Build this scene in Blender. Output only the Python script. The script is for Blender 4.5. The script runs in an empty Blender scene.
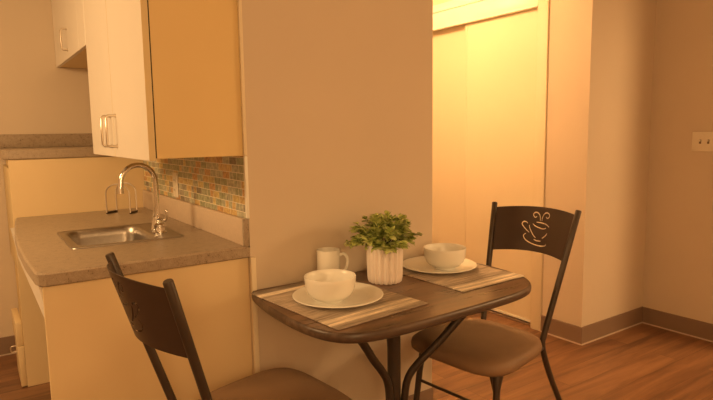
import bpy, bmesh, math, random
from mathutils import Vector, Matrix
random.seed(7)
S = bpy.context.scene
C = S.collection
PI = math.pi

# ------------------------------------------------------------------ materials
def new_mat(name, rough=.5, metal=0., spec=.5):
    m = bpy.data.materials.new(name); m.use_nodes = True
    nt = m.node_tree; b = nt.nodes['Principled BSDF']
    b.inputs['Roughness'].default_value = rough
    b.inputs['Metallic'].default_value = metal
    b.inputs['Specular IOR Level'].default_value = spec
    return m, nt, b
def N(nt, t, **kw):
    n = nt.nodes.new(t)
    for k, v in kw.items(): setattr(n, k, v)
    return n
def L(nt, a, b): nt.links.new(a, b)
def ramp(nt, stops, interp='LINEAR'):
    r = N(nt, 'ShaderNodeValToRGB'); cr = r.color_ramp; cr.interpolation = interp
    while len(cr.elements) > 1: cr.elements.remove(cr.elements[-1])
    cr.elements[0].position = stops[0][0]; cr.elements[0].color = (*stops[0][1], 1)
    for p, c in stops[1:]:
        e = cr.elements.new(p); e.color = (*c, 1)
    return r
def coords(nt, scale=(1,1,1), loc=(0,0,0)):
    t = N(nt, 'ShaderNodeTexCoord'); m = N(nt, 'ShaderNodeMapping')
    m.inputs['Scale'].default_value = scale; m.inputs['Location'].default_value = loc
    L(nt, t.outputs['Object'], m.inputs['Vector']); return m.outputs['Vector']
def math_n(nt, op, a, b=None):
    n = N(nt, 'ShaderNodeMath', operation=op)
    for i, v in enumerate((a, b)):
        if v is None: continue
        if isinstance(v, (int, float)): n.inputs[i].default_value = v
        else: L(nt, v, n.inputs[i])
    return n.outputs[0]
def bump(nt, b, h, strength=.2, dist=.002):
    bp = N(nt, 'ShaderNodeBump'); bp.inputs['Strength'].default_value = strength
    bp.inputs['Distance'].default_value = dist
    L(nt, h, bp.inputs['Height']); L(nt, bp.outputs[0], b.inputs['Normal'])

def mat_plain(name, col, rough=.5, metal=0., var=.06, scale=6, bscale=0, bstr=.1, spec=.5):
    m, nt, b = new_mat(name, rough, metal, spec)
    n = N(nt, 'ShaderNodeTexNoise'); n.inputs['Scale'].default_value = scale; n.inputs['Detail'].default_value = 4
    L(nt, coords(nt), n.inputs['Vector'])
    r = ramp(nt, [(.3, tuple(c*(1-var) for c in col)), (.7, tuple(min(1, c*(1+var)) for c in col))])
    L(nt, n.outputs['Fac'], r.inputs[0]); L(nt, r.outputs[0], b.inputs['Base Color'])
    if bscale:
        q = N(nt, 'ShaderNodeTexNoise'); q.inputs['Scale'].default_value = bscale; q.inputs['Detail'].default_value = 3
        L(nt, coords(nt), q.inputs['Vector']); bump(nt, b, q.outputs['Fac'], bstr)
    return m

def mat_counter():
    m, nt, b = new_mat('speckled_laminate', .34)
    v = coords(nt)
    n1 = N(nt, 'ShaderNodeTexNoise'); n1.inputs['Scale'].default_value = 260; n1.inputs['Detail'].default_value = 2
    n2 = N(nt, 'ShaderNodeTexNoise'); n2.inputs['Scale'].default_value = 60; n2.inputs['Detail'].default_value = 5
    L(nt, v, n1.inputs['Vector']); L(nt, v, n2.inputs['Vector'])
    a = math_n(nt, 'ADD', math_n(nt, 'MULTIPLY', n1.outputs['Fac'], .55), math_n(nt, 'MULTIPLY', n2.outputs['Fac'], .45))
    r = ramp(nt, [(.33, (.14,.095,.065)), (.43, (.355,.275,.20)), (.56, (.385,.30,.215)), (.68, (.46,.37,.27))])
    L(nt, a, r.inputs[0]); L(nt, r.outputs[0], b.inputs['Base Color'])
    return m

def mat_tile():
    m, nt, b = new_mat('slate_mosaic', .38)
    t = N(nt, 'ShaderNodeTexCoord'); s = N(nt, 'ShaderNodeSeparateXYZ')
    L(nt, t.outputs['Object'], s.inputs[0])
    TH, TW = .0282, .068
    v = math_n(nt, 'DIVIDE', s.outputs['Z'], TH); row = math_n(nt, 'FLOOR', v); fv = math_n(nt, 'FRACT', v)
    wr = N(nt, 'ShaderNodeTexWhiteNoise', noise_dimensions='1D'); L(nt, row, wr.inputs['W'])
    u = math_n(nt, 'ADD', math_n(nt, 'DIVIDE', s.outputs['Y'], TW), math_n(nt, 'MULTIPLY', wr.outputs['Value'], 7.3))
    col = math_n(nt, 'FLOOR', u); fu = math_n(nt, 'FRACT', u)
    def hash2(a, c, k):
        cb = N(nt, 'ShaderNodeCombineXYZ'); L(nt, a, cb.inputs[0]); L(nt, c, cb.inputs[1]); cb.inputs[2].default_value = k
        w = N(nt, 'ShaderNodeTexWhiteNoise', noise_dimensions='3D'); L(nt, cb.outputs[0], w.inputs['Vector']); return w.outputs['Value']
    split = math_n(nt, 'GREATER_THAN', hash2(col, row, 3.3), .84)          # some pieces are cut in two
    fu2 = math_n(nt, 'ADD', fu, math_n(nt, 'MULTIPLY', split, fu))
    half = math_n(nt, 'FLOOR', fu2); fu3 = math_n(nt, 'FRACT', fu2)
    cid = math_n(nt, 'ADD', col, math_n(nt, 'MULTIPLY', half, .5))
    h = hash2(cid, row, 1.1)
    r = ramp(nt, [(0, (.32,.33,.20)), (.16, (.62,.43,.18)), (.30, (.36,.36,.23)), (.44, (.20,.165,.115)),
                  (.50, (.60,.46,.19)), (.60, (.45,.43,.31)), (.72, (.54,.31,.13)), (.84, (.32,.28,.20)), (.93, (.40,.41,.30))], 'CONSTANT')
    L(nt, h, r.inputs[0])
    n = N(nt, 'ShaderNodeTexNoise'); n.inputs['Scale'].default_value = 70; n.inputs['Detail'].default_value = 5
    L(nt, t.outputs['Object'], n.inputs['Vector'])
    mx = N(nt, 'ShaderNodeMix', data_type='RGBA', blend_type='OVERLAY'); mx.inputs['Factor'].default_value = 1
    L(nt, r.outputs[0], mx.inputs['A']); L(nt, n.outputs['Fac'], mx.inputs['B'])
    ew = math_n(nt, 'DIVIDE', .038, math_n(nt, 'SUBTRACT', 1, math_n(nt, 'MULTIPLY', split, .5)))
    g1 = math_n(nt, 'LESS_THAN', fu3, ew); g2 = math_n(nt, 'LESS_THAN', fv, .095)
    g = math_n(nt, 'MAXIMUM', g1, g2)
    mg = N(nt, 'ShaderNodeMix', data_type='RGBA'); L(nt, g, mg.inputs['Factor'])
    L(nt, mx.outputs['Result'], mg.inputs['A']); mg.inputs['B'].default_value = (.86,.79,.64,1)
    L(nt, mg.outputs['Result'], b.inputs['Base Color'])
    bump(nt, b, math_n(nt, 'SUBTRACT', 1, g), .5, .001)
    return m

def mat_wood_top(name, stops, rough, axis_scale=(2.2, 34, 34), tone=(1.1, 7, 7)):
    m, nt, b = new_mat(name, rough)
    n = N(nt, 'ShaderNodeTexNoise'); n.inputs['Scale'].default_value = 1; n.inputs['Detail'].default_value = 8; n.inputs['Roughness'].default_value = .65
    L(nt, coords(nt, axis_scale), n.inputs['Vector'])
    n2 = N(nt, 'ShaderNodeTexNoise'); n2.inputs['Scale'].default_value = 1; n2.inputs['Detail'].default_value = 3
    L(nt, coords(nt, tone, (3, 1, 0)), n2.inputs['Vector'])
    a = math_n(nt, 'ADD', math_n(nt, 'MULTIPLY', n.outputs['Fac'], .6), math_n(nt, 'MULTIPLY', n2.outputs['Fac'], .4))
    r = ramp(nt, stops); L(nt, a, r.inputs[0]); L(nt, r.outputs[0], b.inputs['Base Color'])
    rr = N(nt, 'ShaderNodeMapRange'); rr.inputs['To Min'].default_value = rough - .06; rr.inputs['To Max'].default_value = rough + .1
    L(nt, n.outputs['Fac'], rr.inputs['Value']); L(nt, rr.outputs[0], b.inputs['Roughness'])
    bump(nt, b, n.outputs['Fac'], .06, .001)
    return m

def mat_floor():
    m, nt, b = new_mat('vinyl_wood_planks', .36)
    t = N(nt, 'ShaderNodeTexCoord')
    br = N(nt, 'ShaderNodeTexBrick'); br.offset = .37
    br.inputs['Scale'].default_value = 1; br.inputs['Brick Width'].default_value = 1.22; br.inputs['Row Height'].default_value = .15
    br.inputs['Mortar Size'].default_value = .0012; br.inputs['Mortar Smooth'].default_value = .4
    br.inputs['Color1'].default_value = (0,0,0,1); br.inputs['Color2'].default_value = (1,1,1,1); br.inputs['Mortar'].default_value = (.4,.4,.4,1)
    L(nt, t.outputs['Object'], br.inputs['Vector'])
    off = N(nt, 'ShaderNodeVectorMath', operation='MULTIPLY_ADD')
    mp = N(nt, 'ShaderNodeMapping'); mp.inputs['Scale'].default_value = (1.5, 15, 1)
    L(nt, t.outputs['Object'], mp.inputs['Vector'])
    L(nt, br.outputs['Color'], off.inputs[0]); off.inputs[1].default_value = (9, 4, 2); L(nt, mp.outputs[0], off.inputs[2])
    n = N(nt, 'ShaderNodeTexNoise'); n.inputs['Scale'].default_value = 1; n.inputs['Detail'].default_value = 7; n.inputs['Roughness'].default_value = .6
    n.inputs['Distortion'].default_value = .5
    L(nt, off.outputs[0], n.inputs['Vector'])
    sp = N(nt, 'ShaderNodeSeparateColor'); L(nt, br.outputs['Color'], sp.inputs[0])
    a = math_n(nt, 'ADD', math_n(nt, 'MULTIPLY', n.outputs['Fac'], .85), math_n(nt, 'MULTIPLY', sp.outputs[0], .15))
    r = ramp(nt, [(.28, (.085,.040,.021)), (.44, (.19,.090,.044)), (.56, (.265,.130,.062)), (.76, (.345,.18,.09))])
    L(nt, a, r.inputs[0])
    mx = N(nt, 'ShaderNodeMix', data_type='RGBA', blend_type='MULTIPLY'); L(nt, br.outputs['Fac'], mx.inputs['Factor'])
    L(nt, r.outputs[0], mx.inputs['A']); mx.inputs['B'].default_value = (.45,.4,.36,1)
    L(nt, mx.outputs['Result'], b.inputs['Base Color'])
    bump(nt, b, n.outputs['Fac'], .08, .001)
    return m

def mat_mat(seed):
    m, nt, b = new_mat('woven_stripes', .9, spec=.2)
    n = N(nt, 'ShaderNodeTexNoise', noise_dimensions='3D'); n.inputs['Scale'].default_value = 1; n.inputs['Detail'].default_value = 6
    n.inputs['Roughness'].default_value = .7
    L(nt, coords(nt, (9, 120, 1), (seed, seed*2, 0)), n.inputs['Vector'])
    t = N(nt, 'ShaderNodeTexCoord'); s = N(nt, 'ShaderNodeSeparateXYZ'); L(nt, t.outputs['Object'], s.inputs[0])
    y = N(nt, 'ShaderNodeMapRange'); y.inputs['From Min'].default_value = -.24; y.inputs['From Max'].default_value = .24
    L(nt, s.outputs['Y'], y.inputs['Value'])
    g, l = (.32,.265,.215), (.80,.70,.56)
    band = ramp(nt, [(0, g), (.03, (.40,.34,.27)), (.06, l), (.10, (.50,.43,.35)), (.13, l), (.16, (.5,.43,.35)), (.19, g), (.28, (.48,.40,.32)), (.40, (.40,.33,.265)),
                     (.55, (.50,.41,.33)), (.68, (.40,.33,.265)), (.80, (.48,.40,.32)), (.86, g), (.885, l), (.925, l), (.95, g), (1, (.3,.26,.22))])
    L(nt, y.outputs[0], band.inputs[0])
    r = ramp(nt, [(.32, (.55,.55,.55)), (.5, (1.05,1.03,1.0)), (.68, (1.6,1.55,1.5))])
    L(nt, n.outputs['Fac'], r.inputs[0])
    mx = N(nt, 'ShaderNodeMix', data_type='RGBA', blend_type='MULTIPLY'); mx.inputs['Factor'].default_value = 1
    L(nt, band.outputs[0], mx.inputs['A']); L(nt, r.outputs[0], mx.inputs['B'])
    L(nt, mx.outputs['Result'], b.inputs['Base Color'])
    w = N(nt, 'ShaderNodeTexWave'); w.inputs['Scale'].default_value = 130; L(nt, coords(nt), w.inputs['Vector'])
    bump(nt, b, w.outputs['Fac'], .3, .001)
    return m

def mat_leaf():
    m, nt, b = new_mat('artificial_leaves', .45)
    n = N(nt, 'ShaderNodeTexNoise'); n.inputs['Scale'].default_value = 38; n.inputs['Detail'].default_value = 2
    L(nt, coords(nt), n.inputs['Vector'])
    r = ramp(nt, [(.28, (.10,.15,.035)), (.40, (.28,.36,.08)), (.52, (.52,.57,.17)), (.68, (.66,.68,.32))])
    L(nt, n.outputs['Fac'], r.inputs[0]); L(nt, r.outputs[0], b.inputs['Base Color'])
    return m

M = dict(
    wall=mat_plain('wall_paint', (.66,.55,.425), .75, var=.02, scale=2, bscale=180, bstr=.04),
    closet=mat_plain('closet_paint', (.80,.69,.50), .55, var=.02, scale=2),
    white=mat_plain('trim_paint', (.88,.84,.73), .4, var=.02, scale=4),
    ceiling=mat_plain('ceiling_paint', (.74,.69,.60), .9, var=.02, scale=3),
    base=mat_plain('vinyl_baseboard', (.25,.165,.115), .5, var=.05),
    pale_foot=mat_plain('baseboard_foot', (.62,.50,.40), .5, var=.05),  # paler strip along the foot of the baseboard
    cab=mat_plain('cabinet_side', (.75,.56,.27), .45, var=.02, scale=3),
    door=mat_plain('cabinet_door', (.80,.74,.66), .42, var=.02, scale=3),
    panel=mat_plain('counter_panel', (.78,.61,.36), .5, var=.02, scale=3),
    edge=mat_plain('cabinet_edging', (.70,.55,.30), .45, var=.02),
    dark=mat_plain('gap_shade_and_board', (.03,.022,.018), .8),  # near black: painted shade behind the cabinet doors, and the seat board
    counter=mat_counter(), tile=mat_tile(), floor=mat_floor(),
    splash=mat_plain('lit_laminate', (.60,.475,.36), .4, var=.04, scale=90),  # the counter laminate, paled to carry the light falling on the splashback
    steel=mat_plain('brushed_steel', (.42,.38,.34), .36, 1., var=.08, scale=60),
    chrome=mat_plain('polished_chrome', (.80,.78,.75), .12, 1., var=.03),
    nickel=mat_plain('satin_nickel', (.72,.64,.54), .35, 1., var=.04),
    plastic=mat_plain('ivory_plastic', (.80,.72,.58), .4, var=.01),
    slot=mat_plain('socket_slot', (.22,.15,.10), .6),
    bronze=mat_plain('bronze_tube', (.062,.044,.032), .38, .35, var=.12, scale=20),
    bronze_sheet=mat_plain('bronze_sheet', (.062,.038,.027), .42, .3, var=.08, scale=10),
    seat=mat_plain('seat_vinyl', (.235,.140,.078), .6, var=.12, scale=5, bscale=120, bstr=.12),
    china=mat_plain('stoneware_glaze', (.88,.86,.79), .22, var=.02, scale=8),
    pot=mat_plain('ribbed_ceramic', (.88,.79,.73), .55, var=.03, scale=12),
    soil=mat_plain('dark_moss', (.035,.032,.015), .9, var=.3, scale=80),
    stem=mat_plain('plant_stem', (.10,.14,.04), .6),
    leaf=mat_leaf(),
    top=mat_wood_top('walnut_laminate', [(.32, (.040,.020,.011)), (.45, (.105,.054,.029)), (.55, (.170,.090,.049)), (.70, (.265,.152,.088))], .27),
    rim=mat_wood_top('worn_walnut_edge', [(.30, (.040,.024,.016)), (.5, (.085,.052,.035)), (.64, (.17,.112,.078)), (.78, (.33,.24,.17))], .35),
)

# ------------------------------------------------------------------ mesh helpers
class MB:
    def __init__(s): s.bm = bmesh.new()
    def box(s, x0, x1, y0, y1, z0, z1, bev=0., seg=2):
        t = bmesh.new(); bmesh.ops.create_cube(t, size=1)
        bmesh.ops.scale(t, vec=(x1-x0, y1-y0, z1-z0), verts=t.verts)
        bmesh.ops.translate(t, vec=((x0+x1)/2, (y0+y1)/2, (z0+z1)/2), verts=t.verts)
        if bev: bmesh.ops.bevel(t, geom=t.edges[:], offset=bev, segments=seg, affect='EDGES', profile=.5)
        s.add(t); return s
    def add(s, t):
        me = bpy.data.meshes.new('tmp'); t.to_mesh(me); t.free(); s.bm.from_mesh(me); bpy.data.meshes.remove(me)
    def tube(s, pts, r, n=12, cap=True):
        pts = [Vector(p) for p in pts]; rings = []
        rr = r if isinstance(r, (list, tuple)) else [r]*len(pts)
        t0 = (pts[1]-pts[0]).normalized()
        ref = Vector((0,0,1)) if abs(t0.z) < .9 else Vector((1,0,0))
        nrm = (ref - t0*ref.dot(t0)).normalized()
        for i, p in enumerate(pts):
            t = (pts[min(i+1, len(pts)-1)] - pts[max(i-1, 0)]).normalized()
            nrm = (nrm - t*nrm.dot(t)).normalized(); b = t.cross(nrm)
            rings.append([s.bm.verts.new(p + (nrm*math.cos(2*PI*k/n) + b*math.sin(2*PI*k/n))*rr[i]) for k in range(n)])
        for a, b in zip(rings, rings[1:]):
            for k in range(n): s.bm.faces.new((a[k], a[(k+1)%n], b[(k+1)%n], b[k]))
        if cap:
            s.bm.faces.new(rings[0][::-1]); s.bm.faces.new(rings[-1])
        return s
    def lathe(s, prof, n=48, c=(0,0,0), flute=None):
        rings = []
        for i, (r, z) in enumerate(prof):
            if r < 1e-5: rings.append([s.bm.verts.new((c[0], c[1], c[2]+z))]); continue
            ring = []
            for k in range(n):
                a = 2*PI*k/n; q = r + (flute(a, i) if flute else 0)
                ring.append(s.bm.verts.new((c[0]+q*math.cos(a), c[1]+q*math.sin(a), c[2]+z)))
            rings.append(ring)
        for a, b in zip(rings, rings[1:]):
            for k in range(n):
                k2 = (k+1) % n
                if len(a) == 1 and len(b) == 1: continue
                if len(a) == 1: s.bm.faces.new((a[0], b[k2], b[k]))
                elif len(b) == 1: s.bm.faces.new((a[k], a[k2], b[0]))
                else: s.bm.faces.new((a[k], a[k2], b[k2], b[k]))
        return s
    def layers(s, loops):
        """stack of closed loops (same count) bridged, first and last capped"""
        R = [[s.bm.verts.new(p) for p in lp] for lp in loops]; n = len(R[0])
        for a, b in zip(R, R[1:]):
            for k in range(n): s.bm.faces.new((a[k], a[(k+1)%n], b[(k+1)%n], b[k]))
        s.bm.faces.new(R[0][::-1]); s.bm.faces.new(R[-1]); return s
    def build(s, name, mat, parent=None, smooth=35):
        bmesh.ops.recalc_face_normals(s.bm, faces=s.bm.faces)
        me = bpy.data.meshes.new(name); s.bm.to_mesh(me); s.bm.free()
        me.materials.append(mat)
        if smooth:
            for p in me.polygons: p.use_smooth = True
            me.set_sharp_from_angle(angle=math.radians(smooth))
        o = bpy.data.objects.new(name, me); C.objects.link(o)
        if parent: o.parent = parent
        return o

def spline(pts, k=8):
    P = [Vector(p) for p in pts]; out = []
    for i in range(len(P)-1):
        p0, p1, p2, p3 = P[max(i-1,0)], P[i], P[i+1], P[min(i+2, len(P)-1)]
        for j in range(k):
            t = j/k
            out.append(.5*((2*p1) + (p2-p0)*t + (2*p0-5*p1+4*p2-p3)*t*t + (3*p1-p0-3*p2+p3)*t**3))
    out.append(P[-1]); return out
def rrect(x0, x1, y0, y1, radii, k=10):
    """rounded rectangle loop, radii for corners (x0y0, x1y0, x1y1, x0y1)"""
    out = []
    cs = [(x0, y0, 1, 1, PI), (x1, y0, -1, 1, 1.5*PI), (x1, y1, -1, -1, 0), (x0, y1, 1, -1, .5*PI)]
    for (x, y, sx, sy, a0), r in zip(cs, radii):
        for j in range(k+1):
            a = a0 + .5*PI*j/k
            out.append((x + sx*r + r*math.cos(a), y + sy*r + r*math.sin(a)))
    return out
def tag(o, label=None, cat=None, group=None, kind=None):
    if label: o['label'] = label
    if cat: o['category'] = cat
    if group: o['group'] = group
    if kind: o['kind'] = kind
    return o
def empty(name, loc=(0,0,0), rz=0):
    o = bpy.data.objects.new(name, None); o.empty_display_size = .05
    C.objects.link(o); o.location = loc; o.rotation_euler = (0,0,rz); return o
def struct(name, o_mb, mat, label, cat, smooth=35):
    return tag(o_mb.build(name, mat, None, smooth), label, cat, kind='structure')
def copy_tree(o, parent=None):
    c = o.copy(); C.objects.link(c)
    if parent: c.parent = parent
    for ch in list(o.children): copy_tree(ch, c)
    return c

# ------------------------------------------------------------------ key dimensions (metres, camera stands at x=0, y=0)
XT = .82            # tiled wall, faces the kitchen
YP = 1.888          # face of the wall the table stands against
XP = 1.705          # its right corner
XC = 2.98           # closet side of the hall
YR, XR = 1.964, 3.66
YB = 3.90           # back wall of the kitchen
H = 2.44

# ------------------------------------------------------------------ setting
struct('floor', MB().box(-1.5, 6.3, -2.6, 4.7, -.05, 0), M['floor'], 'wood-look plank floor with a warm brown grain', 'floor')
struct('ceiling', MB().box(-1.5, 6.3, -2.6, 4.7, H, H+.05), M['ceiling'], 'plain ceiling over the kitchen and dining corner', 'ceiling')
struct('wall_center', MB().box(XT, XP, YP, 4.6, 0, H), M['wall'], 'beige wall behind the small dining table', 'wall')
struct('wall_back', MB().box(-1.4, XT, YB, 4.0, 0, H), M['wall'], 'beige back wall of the kitchen, far left', 'wall')
struct('wall_left', MB().box(-1.5, -1.4, -2.5, 4.0, 0, H), M['wall'], 'beige left wall of the kitchen', 'wall')
struct('wall_front', MB().box(-1.5, 6.3, -2.6, -2.5, 0, H), M['wall'], 'beige wall behind the camera', 'wall')
struct('wall_hall', MB().box(XP, 3.2, 4.6, 4.7, 0, H), M['wall'], 'beige end wall of the hall', 'wall')
w = MB().box(XC, XR, YR, 2.252, 0, H)
struct('wall_corner', w, M['wall'], 'beige wall corner between the closet and the recess on the right', 'wall')
struct('wall_right', MB().box(XR, XR+.12, 1.12, 2.252, 0, H), M['wall'], 'beige wall with the light switch at the right edge', 'wall')
struct('wall_shade_header', MB().box(XR, XR+.12, -2.5, 1.12, 2.02, H), M['wall'], 'unseen beige header added over the opening to shade the recess wall', 'wall')  # out of view, added to darken the top of the recess wall
struct('wall_beyond', MB().box(XR+.12, 6.2, 2.0, 2.1, 0, H), M['wall'], 'beige wall of the room beyond the right wall', 'wall')
struct('wall_far', MB().box(6.2, 6.3, -2.5, 2.1, 0, H), M['wall'], 'beige far right wall', 'wall')
w = MB().box(XC+.14, XC+.24, 2.252, 4.6, 0, H).box(XC, XC+.14, 2.252, 4.6, 2.215, H)
struct('wall_closet', w, M['closet'], 'cream wall above the sliding closet doors', 'wall')

def baseboard(name, x0, x1, y0, y1, label):
    m = MB().box(x0, x1, y0, y1, .006, .11, .002, 1)
    o = struct(name, m, M['base'], label, 'baseboard')
    e = .004
    MB().box(x0-e if x1-x0 < .05 else x0, x1, y0-e, y1, 0, .007).build('foot_strip', M['pale_foot'], o)
    return o
baseboard('baseboard_center', XT+.01, XP, YP-.010, YP, 'brown vinyl baseboard under the wall behind the table')
baseboard('baseboard_corner', XC-.010, XC, YR, 2.252, 'brown vinyl baseboard beside the closet frame')
baseboard('baseboard_recess', XC-.010, XR, YR-.010, YR, 'brown vinyl baseboard along the short recess wall')
baseboard('baseboard_right', XR-.010, XR, 1.12, YR-.01, 'brown vinyl baseboard below the light switch')
baseboard('baseboard_back', -1.4, .18, YB-.010, YB, 'brown vinyl baseboard at the far left back wall')

# closet: frame, header and sliding doors
w = MB().box(XC-.012, XC+.13, 2.252, 2.331, 0, 2.215, .004)
struct('trim_1', w, M['closet'], 'cream vertical jamb of the closet opening', 'trim')
w = MB().box(XC-.010, XC+.012, 2.330, 4.6, 2.062, 2.175, .003).box(XC-.022, XC+.012, 2.330, 4.6, 2.175, 2.200, .006).box(XC-.006, XC, 2.33, 4.6, 2.2, 2.235, .002).box(XC-.016, XC+.012, 2.330, 4.6, 2.052, 2.066, .003)
struct('trim_2', w, M['white'], 'white header board over the sliding closet doors', 'trim')
def closet_door(name, x0, y0, y1, label):
    o = struct(name, MB().box(x0, x0+.028, y0, y1, .022, 2.16, .002, 1), M['closet'], label, 'closet door')
    MB().box(x0-.003, x0+.0295, y0, y0+.022, .022, 2.16, .001, 1).box(x0-.003, x0+.0295, y1-.022, y1, .022, 2.16, .001, 1).build('edge_strip', M['closet'], o)
    MB().box(x0-.003, x0+.0295, y0+.022, y1-.022, .022, .04, .001, 1).build('bottom_rail', M['white'], o)
    return o
closet_door('door_1', XC+.030, 2.333, 2.990, 'cream sliding closet door on the right, in front')
closet_door('door_2', XC+.078, 2.950, 3.640, 'cream sliding closet door on the left, behind the other')
closet_door('door_3', XC+.030, 3.610, 4.30, 'cream sliding closet door farthest down the hall')
struct('trim_3', MB().box(XC+.02, XC+.115, 2.33, 4.6, 0, .012, .002, 1), M['base'], 'brown floor track under the sliding closet doors', 'trim')
# end strips of the tiled wall
w = MB().box(XT-.009, XT+.003, YP-.003, YP+.012, .995, 1.2205, .003)
struct('trim_4', w, M['white'], 'pale vertical end strip of the mosaic tiles', 'trim')
w = MB().box(XT-.004, XT+.017, YP-.014, YP-.0005, .0, .853, .004)
struct('trim_5', w, M['closet'], 'cream corner strip between counter end panel and wall', 'trim')

# ------------------------------------------------------------------ tiles and sockets
tag(MB().box(XT-.008, XT, YP+.012, 3.304, .9945, 1.2205, .001, 1).build('tile_backsplash', M['tile']),
    'mosaic strip of green, rust and grey tiles on the wall under the cabinet', 'tile backsplash')
ot = tag(empty('wall_outlet', (XT-.008, 2.712, 1.062)), 'ivory wall outlet plate set in the mosaic tiles', 'outlet')
MB().box(-.006, 0, -.036, .036, -.059, .059, .003).build('cover_plate', M['plastic'], ot)
for z in (-.024, .024):
    so = MB().box(-.009, -.005, -.016, .016, z-.014, z+.014, .003).build('socket', M['plastic'], ot)
    MB().box(-.0095, -.0085, -.008, -.005, z-.005, z+.005).box(-.0095, -.0085, .005, .008, z-.005, z+.005).build('slots', M['slot'], so)
sw = tag(empty('light_switch', (XR, 1.610, 1.214)), 'ivory light switch plate with several toggles on the right wall', 'light switch')
MB().box(-.006, 0, -.094, .094, -.058, .058, .003).build('cover_plate', M['plastic'], sw)
for k in range(3):
    y = .046 - .046*k
    t = MB().box(-.008, -.005, y-.006, y+.006, -.013, .013, .001).build('toggle_slot', M['slot'], sw)
    MB().box(-.018, -.006, y-.004, y+.004, .000, .012, .002).build('toggle', M['plastic'], t)

# ------------------------------------------------------------------ sink counter
ZC, ZU = .895, .852
front = [(.163,1.887), (.146,1.897), (.138,1.925), (.130,2.15), (.129,2.45), (.137,2.75), (.157,3.08), (.176,3.304)]
outer = front + [(XT-.001,3.304), (XT-.001,1.887)]
SX0, SX1, SY0, SY1 = .285, .690, 2.225, 2.655       # cut-out for the sink
ctop = tag(empty('sink_countertop', (.47, 2.6, ZU)), 'speckled grey laminate countertop holding the steel sink', 'countertop')
def counter_mesh():
    bm = bmesh.new()
    hole = rrect(SX0+.012, SX1-.012, SY0+.012, SY1-.012, (.03,)*4, 4)
    def ring(z, inset=0):
        c = Vector((.47, 2.6)); out = []
        for p in outer:
            q = Vector(p); d = c-q
            out.append(bm.verts.new((q.x + (math.copysign(inset, d.x) if inset else 0), q.y + (math.copysign(inset, d.y) if inset else 0), z)))
        return out
    lo, lo2, hi2, hi = ring(ZU, .004), ring(ZU+.004), ring(ZC-.006), ring(ZC, .006)
    n = len(outer)
    for a, b in ((lo, lo2), (lo2, hi2), (hi2, hi)):
        for k in range(n): bm.faces.new((a[k], a[(k+1)%n], b[(k+1)%n], b[k]))
    hl = [bm.verts.new((x, y, ZU)) for x, y in hole]; hh = [bm.verts.new((x, y, ZC)) for x, y in hole]
    m = len(hole)
    for k in range(m): bm.faces.new((hl[k], hh[k], hh[(k+1)%m], hl[(k+1)%m]))
    for rim, h in ((hi, hh), (lo, hl)):
        es = [bm.edges.get((rim[k], rim[(k+1)%n])) for k in range(n)] + [bm.edges.get((h[k], h[(k+1)%m])) for k in range(m)]
        bmesh.ops.triangle_fill(bm, use_beauty=True, edges=es)
    bmesh.ops.translate(bm, vec=(-.47, -2.6, -ZU), verts=bm.verts)
    return bm
q = MB(); q.bm.free(); q.bm = counter_mesh()
q.build('worktop', M['counter'], ctop, 30)
MB().box(XT-.0225-.47, XT-.001-.47, YP-.0015-2.6, YP+.012-2.6, ZC-ZU, .9945-ZU, .003).build('end_cap', M['counter'], ctop)
MB().box(XT-.022-.47, XT-.0015-.47, YP+.0125-2.6, 3.304-2.6, ZC-ZU, .994-ZU, .003).build('splashback', M['splash'], ctop)

cp = tag(empty('counter_end_panel', (.48, 1.91, 0)), 'cream end panel below the sink countertop, behind the left chair', 'cabinet panel')
MB().box(-.325, .3395, -.005, .014, 0, ZU-.001, .001, 1).build('panel', M['panel'], cp)
# curved apron under the counter front
ap = MB()
prof = [(0, ZU-.001), (.022, ZU-.001), (.022, .70), (.019, .73), (.012, .78)]
ap.layers([[(-.322+x-.012, y, z) for x, z in prof] for y in (.0145, 1.35)])
ap.build('apron', M['door'], cp)

# tall end panel / base unit under the raised counter
bc = tag(empty('base_cabinet', (.16, 3.308, 0)), 'cream base cabinet under the raised counter, beyond the sink', 'cabinet')
MB().box(.005, .655, 0, .020, 0, 1.186, .001, 1).build('side_panel', M['panel'], bc)
MB().box(.022, .655, .0205, .585, .09, 1.186).build('carcass', M['cab'], bc)
d = MB().box(-.022, .004, .002, .28, .006, .222, .003).build('door', M['panel'], bc)
MB().tube(spline([(-.022,.10,.17), (-.048,.10,.17), (-.053,.10,.185), (-.048,.10,.20), (-.022,.10,.20)], 5), .003, 8).build('handle', M['nickel'], d)
d = MB().box(-.026, .003, .01, .33, .225, .345, .003).build('drawer', M['panel'], bc)
MB().box(.006, .020, .0205, .585, .62, 1.14, .001).build('upper_door', M['edge'], bc)

rc = tag(empty('raised_countertop', (.49, 3.6, 1.187)), 'raised speckled grey counter against the back wall', 'countertop')
MB().layers([[(x-.49, y-3.6, z) for x, y in rrect(.142+i, XT-.001, 3.300+i, YB-.001, (.03, .002, .002, .002), 6)]
             for z, i in ((0, .003), (.004, 0), (.044, 0), (.049, .004))]).build('worktop', M['counter'], rc)
MB().box(-1.2-.49, XT-.0015-.49, YB-.021-3.6, YB-.001-3.6, .050, .128, .002).build('splashback', M['counter'], rc)

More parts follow.
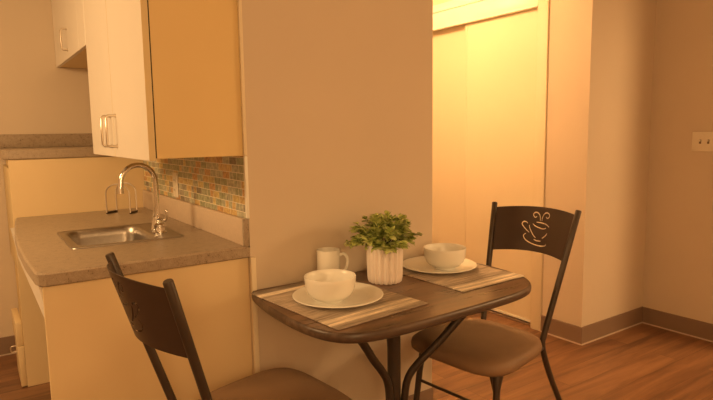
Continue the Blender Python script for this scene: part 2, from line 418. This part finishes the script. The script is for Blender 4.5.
# ------------------------------------------------------------------ upper cabinets
def handle(parent, x, y, z0, z1, out=.036):
    pts = [(x, y, z0+.006), (x-out*.8, y, z0+.006), (x-out, y, z0+.014), (x-out, y, z1-.014), (x-out*.8, y, z1-.006), (x, y, z1-.006)]
    m = MB().tube(pts, .0048, 10)
    for z in (z0+.006, z1-.006): m.tube([(x, y, z), (x-.004, y, z)], .008, 12)
    return m.build('handle', M['nickel'], parent)
UZ0, UZ1 = 1.222, 2.28
uc = tag(empty('upper_cabinet', (.66, 2.38, UZ0)), 'cream upper cabinet over the sink with two plain doors', 'cabinet')
ox, oy, oz = .66, 2.38, UZ0
MB().box(.509-ox, XT-.0005-ox, YP+.004-oy, 2.868-oy, .000, UZ1-oz, .001, 1).build('carcass', M['cab'], uc)
MB().box(.505-ox, .5088-ox, YP+.004-oy, 2.868-oy, .002, UZ1-oz).build('gap_shade_sheet', M['dark'], uc)  # dark sheet standing in for the shade between doors and carcass
for y0, y1, hy in ((YP+.003, 2.396, 2.345), (2.400, 2.866, 2.437)):
    dd = MB().box(.484-ox, .5045-ox, y0-oy, y1-oy, -.006, UZ1-oz, .0015, 1).build('door', M['door'], uc)
    MB().box(.4842-ox, .5046-ox, y0-.0022-oy, y0-.0002-oy, -.0055, UZ1-oz).build('edge_band', M['edge'], dd)
    handle(dd, .484-ox, hy-oy, 1.252-oz, 1.382-oz)
MB().box(XT-.013-ox, XT-.0005-ox, YP-.010-oy, YP+.0035-oy, 0, UZ1-oz, .002).build('filler_strip', M['closet'], uc)
fc = tag(empty('upper_cabinet', (.66, 3.38, 1.712)), 'cream shorter upper cabinet against the back wall, hung higher', 'cabinet')
ox, oy, oz = .66, 3.38, 1.712
MB().box(.505-ox, XT-.0003-ox, 2.872-oy, YB-.0003-oy, .004, UZ1-oz, .001, 1).build('carcass', M['cab'], fc)
for y0, y1, hy in ((2.873, 3.06, None), (3.063, YB-.002, 3.40)):
    dd = MB().box(.484-ox, .5045-ox, y0-oy, y1-oy, 0, UZ1-oz, .0015, 1).build('door', M['door'], fc)
    if hy: handle(dd, .484-ox, hy-oy, 1.748-oz, 1.868-oz, .03)

# ------------------------------------------------------------------ sink, faucet, rack
sk = tag(empty('kitchen_sink', (.4875, 2.44, ZC)), 'small stainless steel drop-in sink in the grey countertop', 'sink')
ox, oy = .4875, 2.44
def L2(lp, z): return [(x-ox, y-oy, z) for x, y in lp]
bx = (SX0+.028, SX1-.098, SY0+.030, SY1-.030)
rm = bmesh.new()
def bridge(loops, close=False):
    R = [[rm.verts.new(p) for p in lp] for lp in loops]; n = len(R[0])
    for a, b in zip(R, R[1:]):
        for k in range(n): rm.faces.new((a[k], a[(k+1)%n], b[(k+1)%n], b[k]))
    if close: rm.faces.new(R[-1])
o0 = lambda g: rrect(SX0-.004+g, SX1+.004-g, SY0-.004+g, SY1+.004-g, (.03-g*.5,)*4, 8)
b0 = lambda g: rrect(bx[0]+g, bx[1]-g, bx[2]+g, bx[3]-g, (.055-g*.4,)*4, 8)
bridge([L2(o0(0), .0005), L2(o0(.002), .005), L2(o0(.012), .0055), L2(o0(.018), .0035), L2(b0(-.004), .0035)])
q = MB(); q.bm.free(); q.bm = rm; q.build('rim', M['steel'], sk, 60)
rm = bmesh.new()
bridge([L2(b0(-.004), .0035), L2(b0(.002), -.002), L2(b0(.006), -.03), L2(b0(.012), -.12), L2(b0(.025), -.148), L2(b0(.05), -.155)], True)
q = MB(); q.bm.free(); q.bm = rm; q.build('basin', M['steel'], sk, 60)
MB().lathe([(0,-.152), (.026,-.152), (.034,-.1505), (.036,-.1545)], 24, ((bx[0]+bx[1])/2-ox, 0, 0)).build('drain', M['chrome'], sk)

fx, fy = .642, 2.43
fa = tag(empty('faucet', (fx, fy, ZC+.004)), 'chrome gooseneck faucet arching over the sink', 'faucet')
MB().lathe([(0,0), (.028,0), (.028,.004), (.024,.010), (.019,.016), (.018,.032), (.0155,.038), (.0135,.046), (0,.046)], 28).build('base', M['chrome'], fa)
R_ = .070; top = .205
pts = [(0,0,.04), (0,0,.08), (0,0,.13), (0,0,top)]
for k in range(1, 13):
    a = PI*k/12*1.02
    pts.append((-R_ + R_*math.cos(a), -.01*k/12, top + R_*1.06*math.sin(a)))
pts += [(-2*R_-.003, -.011, top-.02)]
sp = MB().tube(pts, .0105, 16).build('spout', M['chrome'], fa)
MB().tube([(-2*R_-.003, -.011, top-.015), (-2*R_-.003, -.011, top-.038)], [.0125, .0135], 16).build('aerator', M['chrome'], sp)
lv = MB().lathe([(0,0), (.027,0), (.027,.004), (.022,.008), (.021,.024), (.024,.028), (.024,.036), (.014,.042), (.010,.054), (.012,.060), (0,.065)], 24, (-.012, -.072, 0)).build('valve', M['chrome'], fa)
MB().tube(spline([(-.012,-.072,.045), (.006,-.082,.050), (.014,-.086,.066), (.014,-.088,.094)], 6), [.006]*12+[.0065]*6+[.005], 10).build('lever', M['chrome'], lv)
hv = MB().lathe([(0,0), (.017,0), (.017,.004), (.013,.010), (.012,.05), (.007,.056), (.007,.075), (0,.078)], 20, (.004, .062, 0)).build('side_sprayer', M['chrome'], fa)

nr = tag(empty('napkin_rack', (.65, 3.122, ZC)), 'small wire rack of two metal arches on the counter behind the faucet', 'rack')
feet = [[(.574,3.138), (.672,3.056)], [(.633,3.185), (.718,3.114)]]
for (ax, ay), (bx_, by) in feet:
    pts = []
    for k in range(21):
        t = k/20; a = PI*t
        u = .5 - .5*math.cos(a)
        pts.append((ax+(bx_-ax)*u-.65, ay+(by-ay)*u-3.122, .105 + .050*math.sin(a)))
    pts = [(ax-.65, ay-3.122, .006)] + pts + [(bx_-.65, by-3.122, .006)]
    MB().tube(pts, .0042, 10).build('arch', M['nickel'], nr)
for k in (0, 1):
    a, b = feet[0][k], feet[1][k]
    MB().tube([(a[0]-.65, a[1]-3.122, .006), (b[0]-.65, b[1]-3.122, .006)], .0058, 10).build('foot_bar', M['bronze'], nr)

# ------------------------------------------------------------------ table
ZT = .730
tb = tag(empty('dining_table', (1.235, 1.575, 0)), 'small dark wood dining table with bent metal legs against the wall', 'table')
ox, oy = 1.235, 1.575
OUT = [(.845,1.8845), (.815,1.878), (.795,1.800), (.779,1.650), (.782,1.474), (.806,1.363), (.852,1.297), (.926,1.266), (1.05,1.256), (1.273,1.262), (1.471,1.272),
       (1.597,1.287), (1.685,1.322), (1.747,1.390), (1.779,1.489), (1.789,1.60), (1.785,1.73), (1.768,1.855), (1.752,1.880), (1.72,1.8845)]
def closed(pts, k=4):
    n = len(pts); P = [Vector((x, y, 0)) for x, y in pts]; out = []
    for i in range(n):
        p0, p1, p2, p3 = P[i-1], P[i], P[(i+1)%n], P[(i+2)%n]
        if i == n-1:
            out += [p1.lerp(p2, j/k) for j in range(k)]; continue
        if i == 0: p0 = p1
        if i == n-2: p3 = p2
        for j in range(k):
            t = j/k
            out.append(.5*((2*p1) + (p2-p0)*t + (2*p0-5*p1+4*p2-p3)*t*t + (3*p1-p0-3*p2+p3)*t**3))
    for p in out: p.y = min(p.y, 1.8850)
    return out
TLOOP = closed(OUT)
def tl(g, z):
    n = len(TLOOP); out = []
    for i, p in enumerate(TLOOP):
        t = (TLOOP[(i+1)%n]-TLOOP[i-1]).normalized(); nn = Vector((-t.y, t.x, 0))
        q = p + nn*g; out.append((q.x-ox, q.y-oy, z))
    return out
MB().layers([tl(.006, .703), tl(.006, ZT)]).build('tabletop', M['top'], tb, 20)
rm = bmesh.new()
prof = [(.022,.6975), (.008,.6985), (.002,.703), (0,.711), (0,.718), (.002,.725), (.0055,.7297), (.0078,.7305)]
R = [[rm.verts.new(p) for p in tl(g, z)] for g, z in prof]; n = len(R[0])
for a, b in zip(R, R[1:]):
    for k in range(n): rm.faces.new((a[k], a[(k+1)%n], b[(k+1)%n], b[k]))
q = MB(); q.bm.free(); q.bm = rm; q.build('edge_band', M['rim'], tb, 70)
MB().box(-.20, .20, -.13, .13, .690, .6975, .002).build('mounting_plate', M['bronze'], tb)
MB().tube([(0,0,.10), (0,0,.6905)], .0245, 20).build('column', M['bronze'], tb)
legprof = [(.325,.690), (.25,.622), (.17,.532), (.095,.455), (.055,.400), (.040,.330), (.040,.22), (.055,.15), (.11,.085), (.22,.035), (.31,.013)]
for a in (-31, 58, 207):
    a = math.radians(a); c, s_ = math.cos(a), math.sin(a)
    MB().tube(spline([(r*c, r*s_, z) for r, z in legprof], 5), .0143, 12).build('leg', M['bronze'], tb)

# ------------------------------------------------------------------ chairs
BZ0, BZ1 = .760, .949
RK, WS, WT, ZTOP = .155, .147, .203, .970
def up_x(z): return -RK*(z-.45)/(ZTOP-.45)
def up_w(z): return WS + (WT-WS)*(z-.45)/(ZTOP-.45)
def ribbon(pts, w):
    P = spline([(x, y, 0) for x, y in pts], 6); a, b = [], []
    for i, p in enumerate(P):
        t = (P[min(i+1, len(P)-1)]-P[max(i-1, 0)]).normalized(); nn = Vector((-t.y, t.x, 0))
        k = w*(.45 + .55*math.sin(PI*(.12+.76*i/(len(P)-1))))
        a.append(p+nn*k); b.append(p-nn*k)
    return a + b[::-1]
# cut-out drawing, u to the right, v up as the sitter's side shows it (metres)
CUTS = [
    [(130,188), (150,208), (185,224), (215,230), (235,222)],                                    # rim, front
    [(158,174), (200,180), (235,191), (262,214)],                                               # rim, back
    [(102,198), (104,222), (115,255), (130,287), (146,305)],                                    # bowl, left side
    [(243,265), (225,288), (197,308)],                                                          # bowl, right side
    [(130,318), (152,329), (187,332)],                                                          # foot
    [(98,262), (75,235), (55,205), (50,182), (64,168), (82,172), (92,186)],                     # handle
    [(74,268), (54,286), (62,318), (95,345), (140,364), (185,372), (220,368), (231,355)],       # saucer
    [(189,164), (191,140), (186,110), (168,92), (147,96), (139,116), (151,134), (166,126)],     # steam
    [(204,165), (207,142), (224,108), (246,95), (266,108), (265,131), (248,142), (238,128)],    # steam
]
CUTS = [[((x-161-.21*(219-y))*6.0e-4, (222-y)*5.0e-4+.004 + (x-140)*5.5e-5) for x, y in c] for c in CUTS]
def backrest_mesh():
    cu = bpy.data.curves.new('tmp_curve', 'CURVE'); cu.dimensions = '2D'; cu.fill_mode = 'BOTH'; cu.extrude = .0016
    def poly(pts):
        s = cu.splines.new('POLY'); s.points.add(len(pts)-1); s.use_cyclic_u = True
        for p, q in zip(s.points, pts): p.co = (q[0], q[1], 0, 1)
    K = 14; lo, hi = -.118, .080
    out = []
    w0, w1 = up_w(BZ0)-.008, up_w(BZ1)-.008
    for k in range(K+1): u = -1+2*k/K; out.append((u*w0, BZ0-.84 + .010*(1-u*u)))
    for k in range(K+1): u = 1-2*k/K; out.append((u*w1, BZ1-.84 + .012*(1-u*u)))
    poly(out)
    for c in CUTS: poly([(p.x, p.y+(BZ0+BZ1)/2+.011-.84) for p in ribbon(c, .0027)])
    o = bpy.data.objects.new('tmp_obj', cu); C.objects.link(o)
    dg = bpy.context.evaluated_depsgraph_get(); me = bpy.data.meshes.new_from_object(o.evaluated_get(dg))
    bpy.data.objects.remove(o); bpy.data.curves.remove(cu)
    bm = bmesh.new(); bm.from_mesh(me); bpy.data.meshes.remove(me)
    bmesh.ops.remove_doubles(bm, verts=bm.verts, dist=1e-5)
    for k in range(-9, 10):
        bmesh.ops.bisect_plane(bm, geom=bm.verts[:]+bm.edges[:]+bm.faces[:], plane_co=(k*.02, 0, 0), plane_no=(1,0,0))
    for v in bm.verts:                    # u -> +y (sitter's left is +y; seen from the front it is on the right), v -> z, bend back
        u, vv, d = v.co
        z = .84+vv; wz = up_w(z)
        x = up_x(z) - .056*(1-(u/wz)**2) + d
        v.co = (x, u, z)
    return bm

def tri(a, b, t): return tuple(a[i]+(b[i]-a[i])*t for i in range(3))
def make_chair():
    ch = empty('dining_chair')
    # seat: rounded, wider at the front, with a soft domed top (seat rear at x = 0)
    def loop(g, z):
        out = []
        for k in range(72):
            a = 2*PI*k/72; ca, sa = math.cos(a), math.sin(a); e = 2/3.9
            x = math.copysign(abs(ca)**e, ca); y = math.copysign(abs(sa)**e, sa)
            wd = .198 + .045*(x*.5+.5)
            out.append((.232 + x*(.218-g), y*(wd-g), z))
        return out
    s = MB().layers([loop(.035,.424), loop(.012,.426), loop(.002,.435), loop(0,.450), loop(.004,.466), loop(.018,.478), loop(.05,.4845), loop(.10,.488), loop(.15,.489)])
    tag(s.build('seat', M['seat'], ch, 80))
    b = MB(); b.bm.free(); b.bm = backrest_mesh()
    tag(b.build('backrest', M['bronze_sheet'], ch, 30), 'dark metal backrest with a cut-out coffee cup')
    for sy in (-1, 1):
        m = MB().tube([(up_x(z), sy*up_w(z), z) for z in (.45, .6, .8, ZTOP-.003, ZTOP)], [.0125,.0125,.0125,.0125,.0105], 14)
        m.build('upright', M['bronze'], ch)
        rl = [(0, sy*WS, .455), (.003, sy*WS, .425), (-.006, sy*(WS+.004), .38), (-.046, sy*(WS+.012), .28), (-.108, sy*(WS+.024), .15), (-.166, sy*(WS+.034), .012)]
        MB().tube(spline(rl, 6), .012, 12).build('rear_leg', M['bronze'], ch)
        fl = [(.352, sy*.172, .422), (.366, sy*.180, .385), (.374, sy*.184, .350), (.380, sy*.187, .30), (.396, sy*.193, .16), (.410, sy*.197, .012)]
        MB().tube(spline(fl, 6), [.024,.0232,.022,.0208,.0194,.018,.0167,.0155,.0147,.0141,.0136,.0132] + [.0128]*19, 12).build('front_leg', M['bronze'], ch)
        MB().tube([(0, sy*WS, .414), (.15, sy*.158, .413), (.35, sy*.170, .412)], .010, 10).build('side_rail', M['bronze'], ch)
    MB().tube([(.382, -.187, .285), (.382, .187, .285)], .006, 10).build('stretcher', M['bronze'], ch)
    MB().box(.05, .33, -.14, .14, .412, .4235, .002).build('seat_board', M['dark'], ch)
    return ch
c1 = make_chair()
c1.location = (1.861, 1.557, 0); c1.rotation_euler = (0, 0, math.radians(187))
tag(c1, 'brown padded metal chair at the right end of the table, facing left', 'chair', 'dining chairs at the small table')
c2 = copy_tree(c1)
c2.location = (.484, 1.500, 0); c2.rotation_euler = (0, 0, math.radians(6.5))
tag(c2, 'brown padded metal chair in front of the counter panel, its back towards the sink', 'chair', 'dining chairs at the small table')

# ------------------------------------------------------------------ table setting
ZM = ZT + .0012
def placemat(cx, cy, w, d, rz, seed, label):
    o = MB().layers([[(x, y, z) for x, y in rrect(-w/2+g, w/2-g, -d/2+g, d/2-g, (.003,)*4, 3)] for z, g in ((0,0), (.0022,0), (.003,.001))]).build('placemat', mat_mat(seed))
    o.location = (cx, cy, ZM); o.rotation_euler = (0,0,rz)
    return tag(o, label, 'placemat', 'placemats on the dining table')
placemat(1.009, 1.606, .380, .506, math.radians(5.5), 1.7, 'striped woven placemat under the plate nearer the counter')
placemat(1.578, 1.630, .350, .450, math.radians(2), 4.1, 'striped woven placemat at the right end of the table')
ZPL = ZM + .0032
def plate(x, y, label):
    o = MB().lathe([(0,.004), (.079,.004), (.089,.0015), (.092,0), (.096,.0005), (.105,.004), (.145,.0130), (.1535,.0155), (.1557,.0175), (.1545,.0195),
                    (.1515,.0195), (.137,.0157), (.110,.0096), (.10,.0078), (0,.0072)], 72).build('plate', M['china'], None, 60)
    o.location = (x, y, ZPL); return tag(o, label, 'plate', 'dinner plates on the placemats')
plate(1.006, 1.590, 'cream dinner plate on the left placemat, under a bowl')
plate(1.577, 1.706, 'cream dinner plate on the right placemat, under a bowl')
def bowl(x, y, label):
    o = MB().lathe([(0,.004), (.034,.004), (.036,0), (.042,0), (.043,.005), (.060,.012), (.075,.026), (.083,.046), (.0855,.070), (.0865,.083), (.0855,.085),
                    (.0835,.084), (.0815,.068), (.078,.046), (.070,.029), (.055,.017), (.03,.0125), (0,.012)], 64).build('bowl', M['china'], None, 60)
    o.location = (x, y, ZPL+.0075); return tag(o, label, 'bowl', 'bowls on the dinner plates')
bowl(.966, 1.574, 'cream bowl on the plate nearer the counter, in front of the mug')
bowl(1.584, 1.678, 'cream bowl on the right plate, beside the plant')

mg = tag(empty('mug', (1.122, 1.838, ZT+.0008)), 'cream coffee mug beside the wall, behind the left bowl', 'mug')
MB().lathe([(0,.003), (.036,.003), (.038,0), (.042,.001), (.0455,.008), (.0455,.117), (.0445,.120), (.0425,.119), (.0418,.111), (.0418,.010), (.036,.007), (0,.007)], 48).build('body', M['china'], mg, 50)
aa = math.radians(-42)
pts = spline([(.0445, 0, .098), (.060, 0, .104), (.073, 0, .090), (.074, 0, .066), (.064, 0, .040), (.0445, 0, .030)], 6)
MB().tube([(p.x*math.cos(aa), p.x*math.sin(aa), p.z) for p in pts], .0060, 10).build('handle', M['china'], mg)

px_, py_ = 1.284, 1.690
pp = tag(empty('potted_plant', (px_, py_, ZT+.0008)), 'small leafy green plant in a ribbed pink-white pot on the table', 'plant')
fl = lambda a, i: (-.0085*abs(math.cos(a*9.5))**3 + .0022) if 1 <= i <= 5 else 0
MB().lathe([(0,0), (.059,0), (.0630,.004), (.0655,.02), (.0675,.08), (.0685,.142), (.0680,.146), (.063,.146), (.062,.135), (0,.130)], 240, (0,0,0), fl).build('pot', M['pot'], pp, 50)
MB().lathe([(0,.138), (.03,.1375), (.060,.134), (.062,.130)], 24).build('soil', M['soil'], pp)
lf, st = MB(), MB()
rnd = random.Random(11)
def leaf(p, d, up, ln, wd):
    d = d.normalized(); s = d.cross(up)
    if s.length < 1e-3: s = d.orthogonal()
    s.normalize(); nn = s.cross(d)
    prof = [(.0, .05), (.25, .75), (.55, 1.0), (.82, .7), (1.0, .08)]
    Lr, Ce, Rr = [], [], []
    for t, w_ in prof:
        c = p + d*ln*t - nn*ln*.22*t*t
        Ce.append(lf.bm.verts.new(c)); Lr.append(lf.bm.verts.new(c + s*wd*w_ + nn*wd*.28*w_)); Rr.append(lf.bm.verts.new(c - s*wd*w_ + nn*wd*.28*w_))
    for k in range(4):
        lf.bm.faces.new((Lr[k], Ce[k], Ce[k+1], Lr[k+1])); lf.bm.faces.new((Ce[k], Rr[k], Rr[k+1], Ce[k+1]))
for i in range(62):
    az = rnd.uniform(0, 2*PI); el = math.radians(rnd.choice((rnd.uniform(8, 35), rnd.uniform(20, 65), rnd.uniform(50, 90))))
    ln = rnd.uniform(.080, .122) * (1.0 - .06*math.cos(el))
    r0 = rnd.uniform(0, .048)
    p0 = Vector((r0*math.cos(az), r0*math.sin(az), .138))
    d = Vector((math.cos(az)*math.cos(el), math.sin(az)*math.cos(el), math.sin(el)))
    droop = .028*math.cos(el)
    P = [p0 + d*ln*t*.92 + Vector((0,0,-droop*t*t + .02*t)) for t in (0, .25, .5, .75, 1)]
    st.tube(P, [.0013,.0012,.001,.0009,.0007], 5)
    for t in [.30+.10*k for k in range(8)]:
        k = min(3, int(t*4)); f_ = t*4-k; p = P[k].lerp(P[k+1], min(1, f_)); tn = (P[k+1]-P[k]).normalized()
        for sgn in (-1, 1):
            side = tn.cross(Vector((rnd.uniform(-.6,.6), rnd.uniform(-.6,.6), 1))).normalized()*sgn
            dd = tn*rnd.uniform(.4, .9) + side*rnd.uniform(.6, 1) + Vector((0, 0, rnd.uniform(-.15, .35)))
            leaf(p, dd, Vector((rnd.uniform(-.5,.5), rnd.uniform(-.5,.5), 1)), rnd.uniform(.025,.035), rnd.uniform(.0085,.0118))
    leaf(P[-1], P[-1]-P[-2], Vector((0,0,1)), .022, .007)
st.build('stems', M['stem'], pp); lf.build('foliage', M['leaf'], pp, 0)

# ------------------------------------------------------------------ light
WARM = (1.0, .62, .275)
def area(name, loc, size, power, aim=None, col=WARM, size_y=None):
    l = bpy.data.lights.new(name, 'AREA'); l.size = size; l.energy = power; l.color = col
    l.shape = 'DISK' if not size_y else 'RECTANGLE'
    if size_y: l.size_y = size_y
    o = bpy.data.objects.new(name, l); C.objects.link(o); o.location = loc
    if aim: o.rotation_euler = (Vector(aim)-Vector(loc)).to_track_quat('-Z', 'Y').to_euler()
    return o
def point(name, loc, r, power, col=WARM):
    l = bpy.data.lights.new(name, 'POINT'); l.shadow_soft_size = r; l.energy = power; l.color = col
    o = bpy.data.objects.new(name, l); C.objects.link(o); o.location = loc; return o
area('ceiling_lamp_dining', (.6, -1.1, 2.40), 1.6, 20, aim=(1.0, 1.2, .8))
point('fill_light_behind', (-.55, -1.5, 1.65), .35, 70)  # frontal fill added behind the camera, no actual lamp there
area('ceiling_lamp_kitchen', (-1.15, 2.3, 1.95), .5, 30, aim=(.4, 2.5, .6), col=(1.0, .62, .275))
point('ceiling_lamp_hall', (1.93, 2.95, 2.37), .10, 74, col=(1.0, .58, .245))
point('floor_lamp_beyond', (4.2, -.7, 1.98), .34, 152)

wd = bpy.data.worlds.new('World'); S.world = wd; wd.use_nodes = True
wd.node_tree.nodes['Background'].inputs[0].default_value = (.05,.03,.015,1)
wd.node_tree.nodes['Background'].inputs[1].default_value = .3

# ------------------------------------------------------------------ camera
f, yaw, pit, rol = 565.585252, 0.600190689, 0.119529544, -0.0140318478
cy, sy = math.cos(yaw), math.sin(yaw)
fwd = Vector((sy*math.cos(pit), cy*math.cos(pit), -math.sin(pit))); r = Vector((cy, -sy, 0)); u = r.cross(fwd)
r2 = r*math.cos(rol) + u*math.sin(rol); u2 = -r*math.sin(rol) + u*math.cos(rol)
cam = bpy.data.cameras.new('camera'); cam.sensor_width = 36; cam.sensor_fit = 'HORIZONTAL'; cam.lens = 36*f/713
co = bpy.data.objects.new('camera', cam); C.objects.link(co)
Mx = Matrix((r2, u2, -fwd)).transposed().to_4x4(); Mx.translation = (0, 0, 1.3); co.matrix_world = Mx
cam.clip_start = .02
S.camera = co
vs = S.view_settings
S.display_settings.display_device = 'sRGB'
vs.view_transform = 'Standard'; vs.look = 'None'; vs.exposure = 0; vs.gamma = 1; vs.use_curve_mapping = False
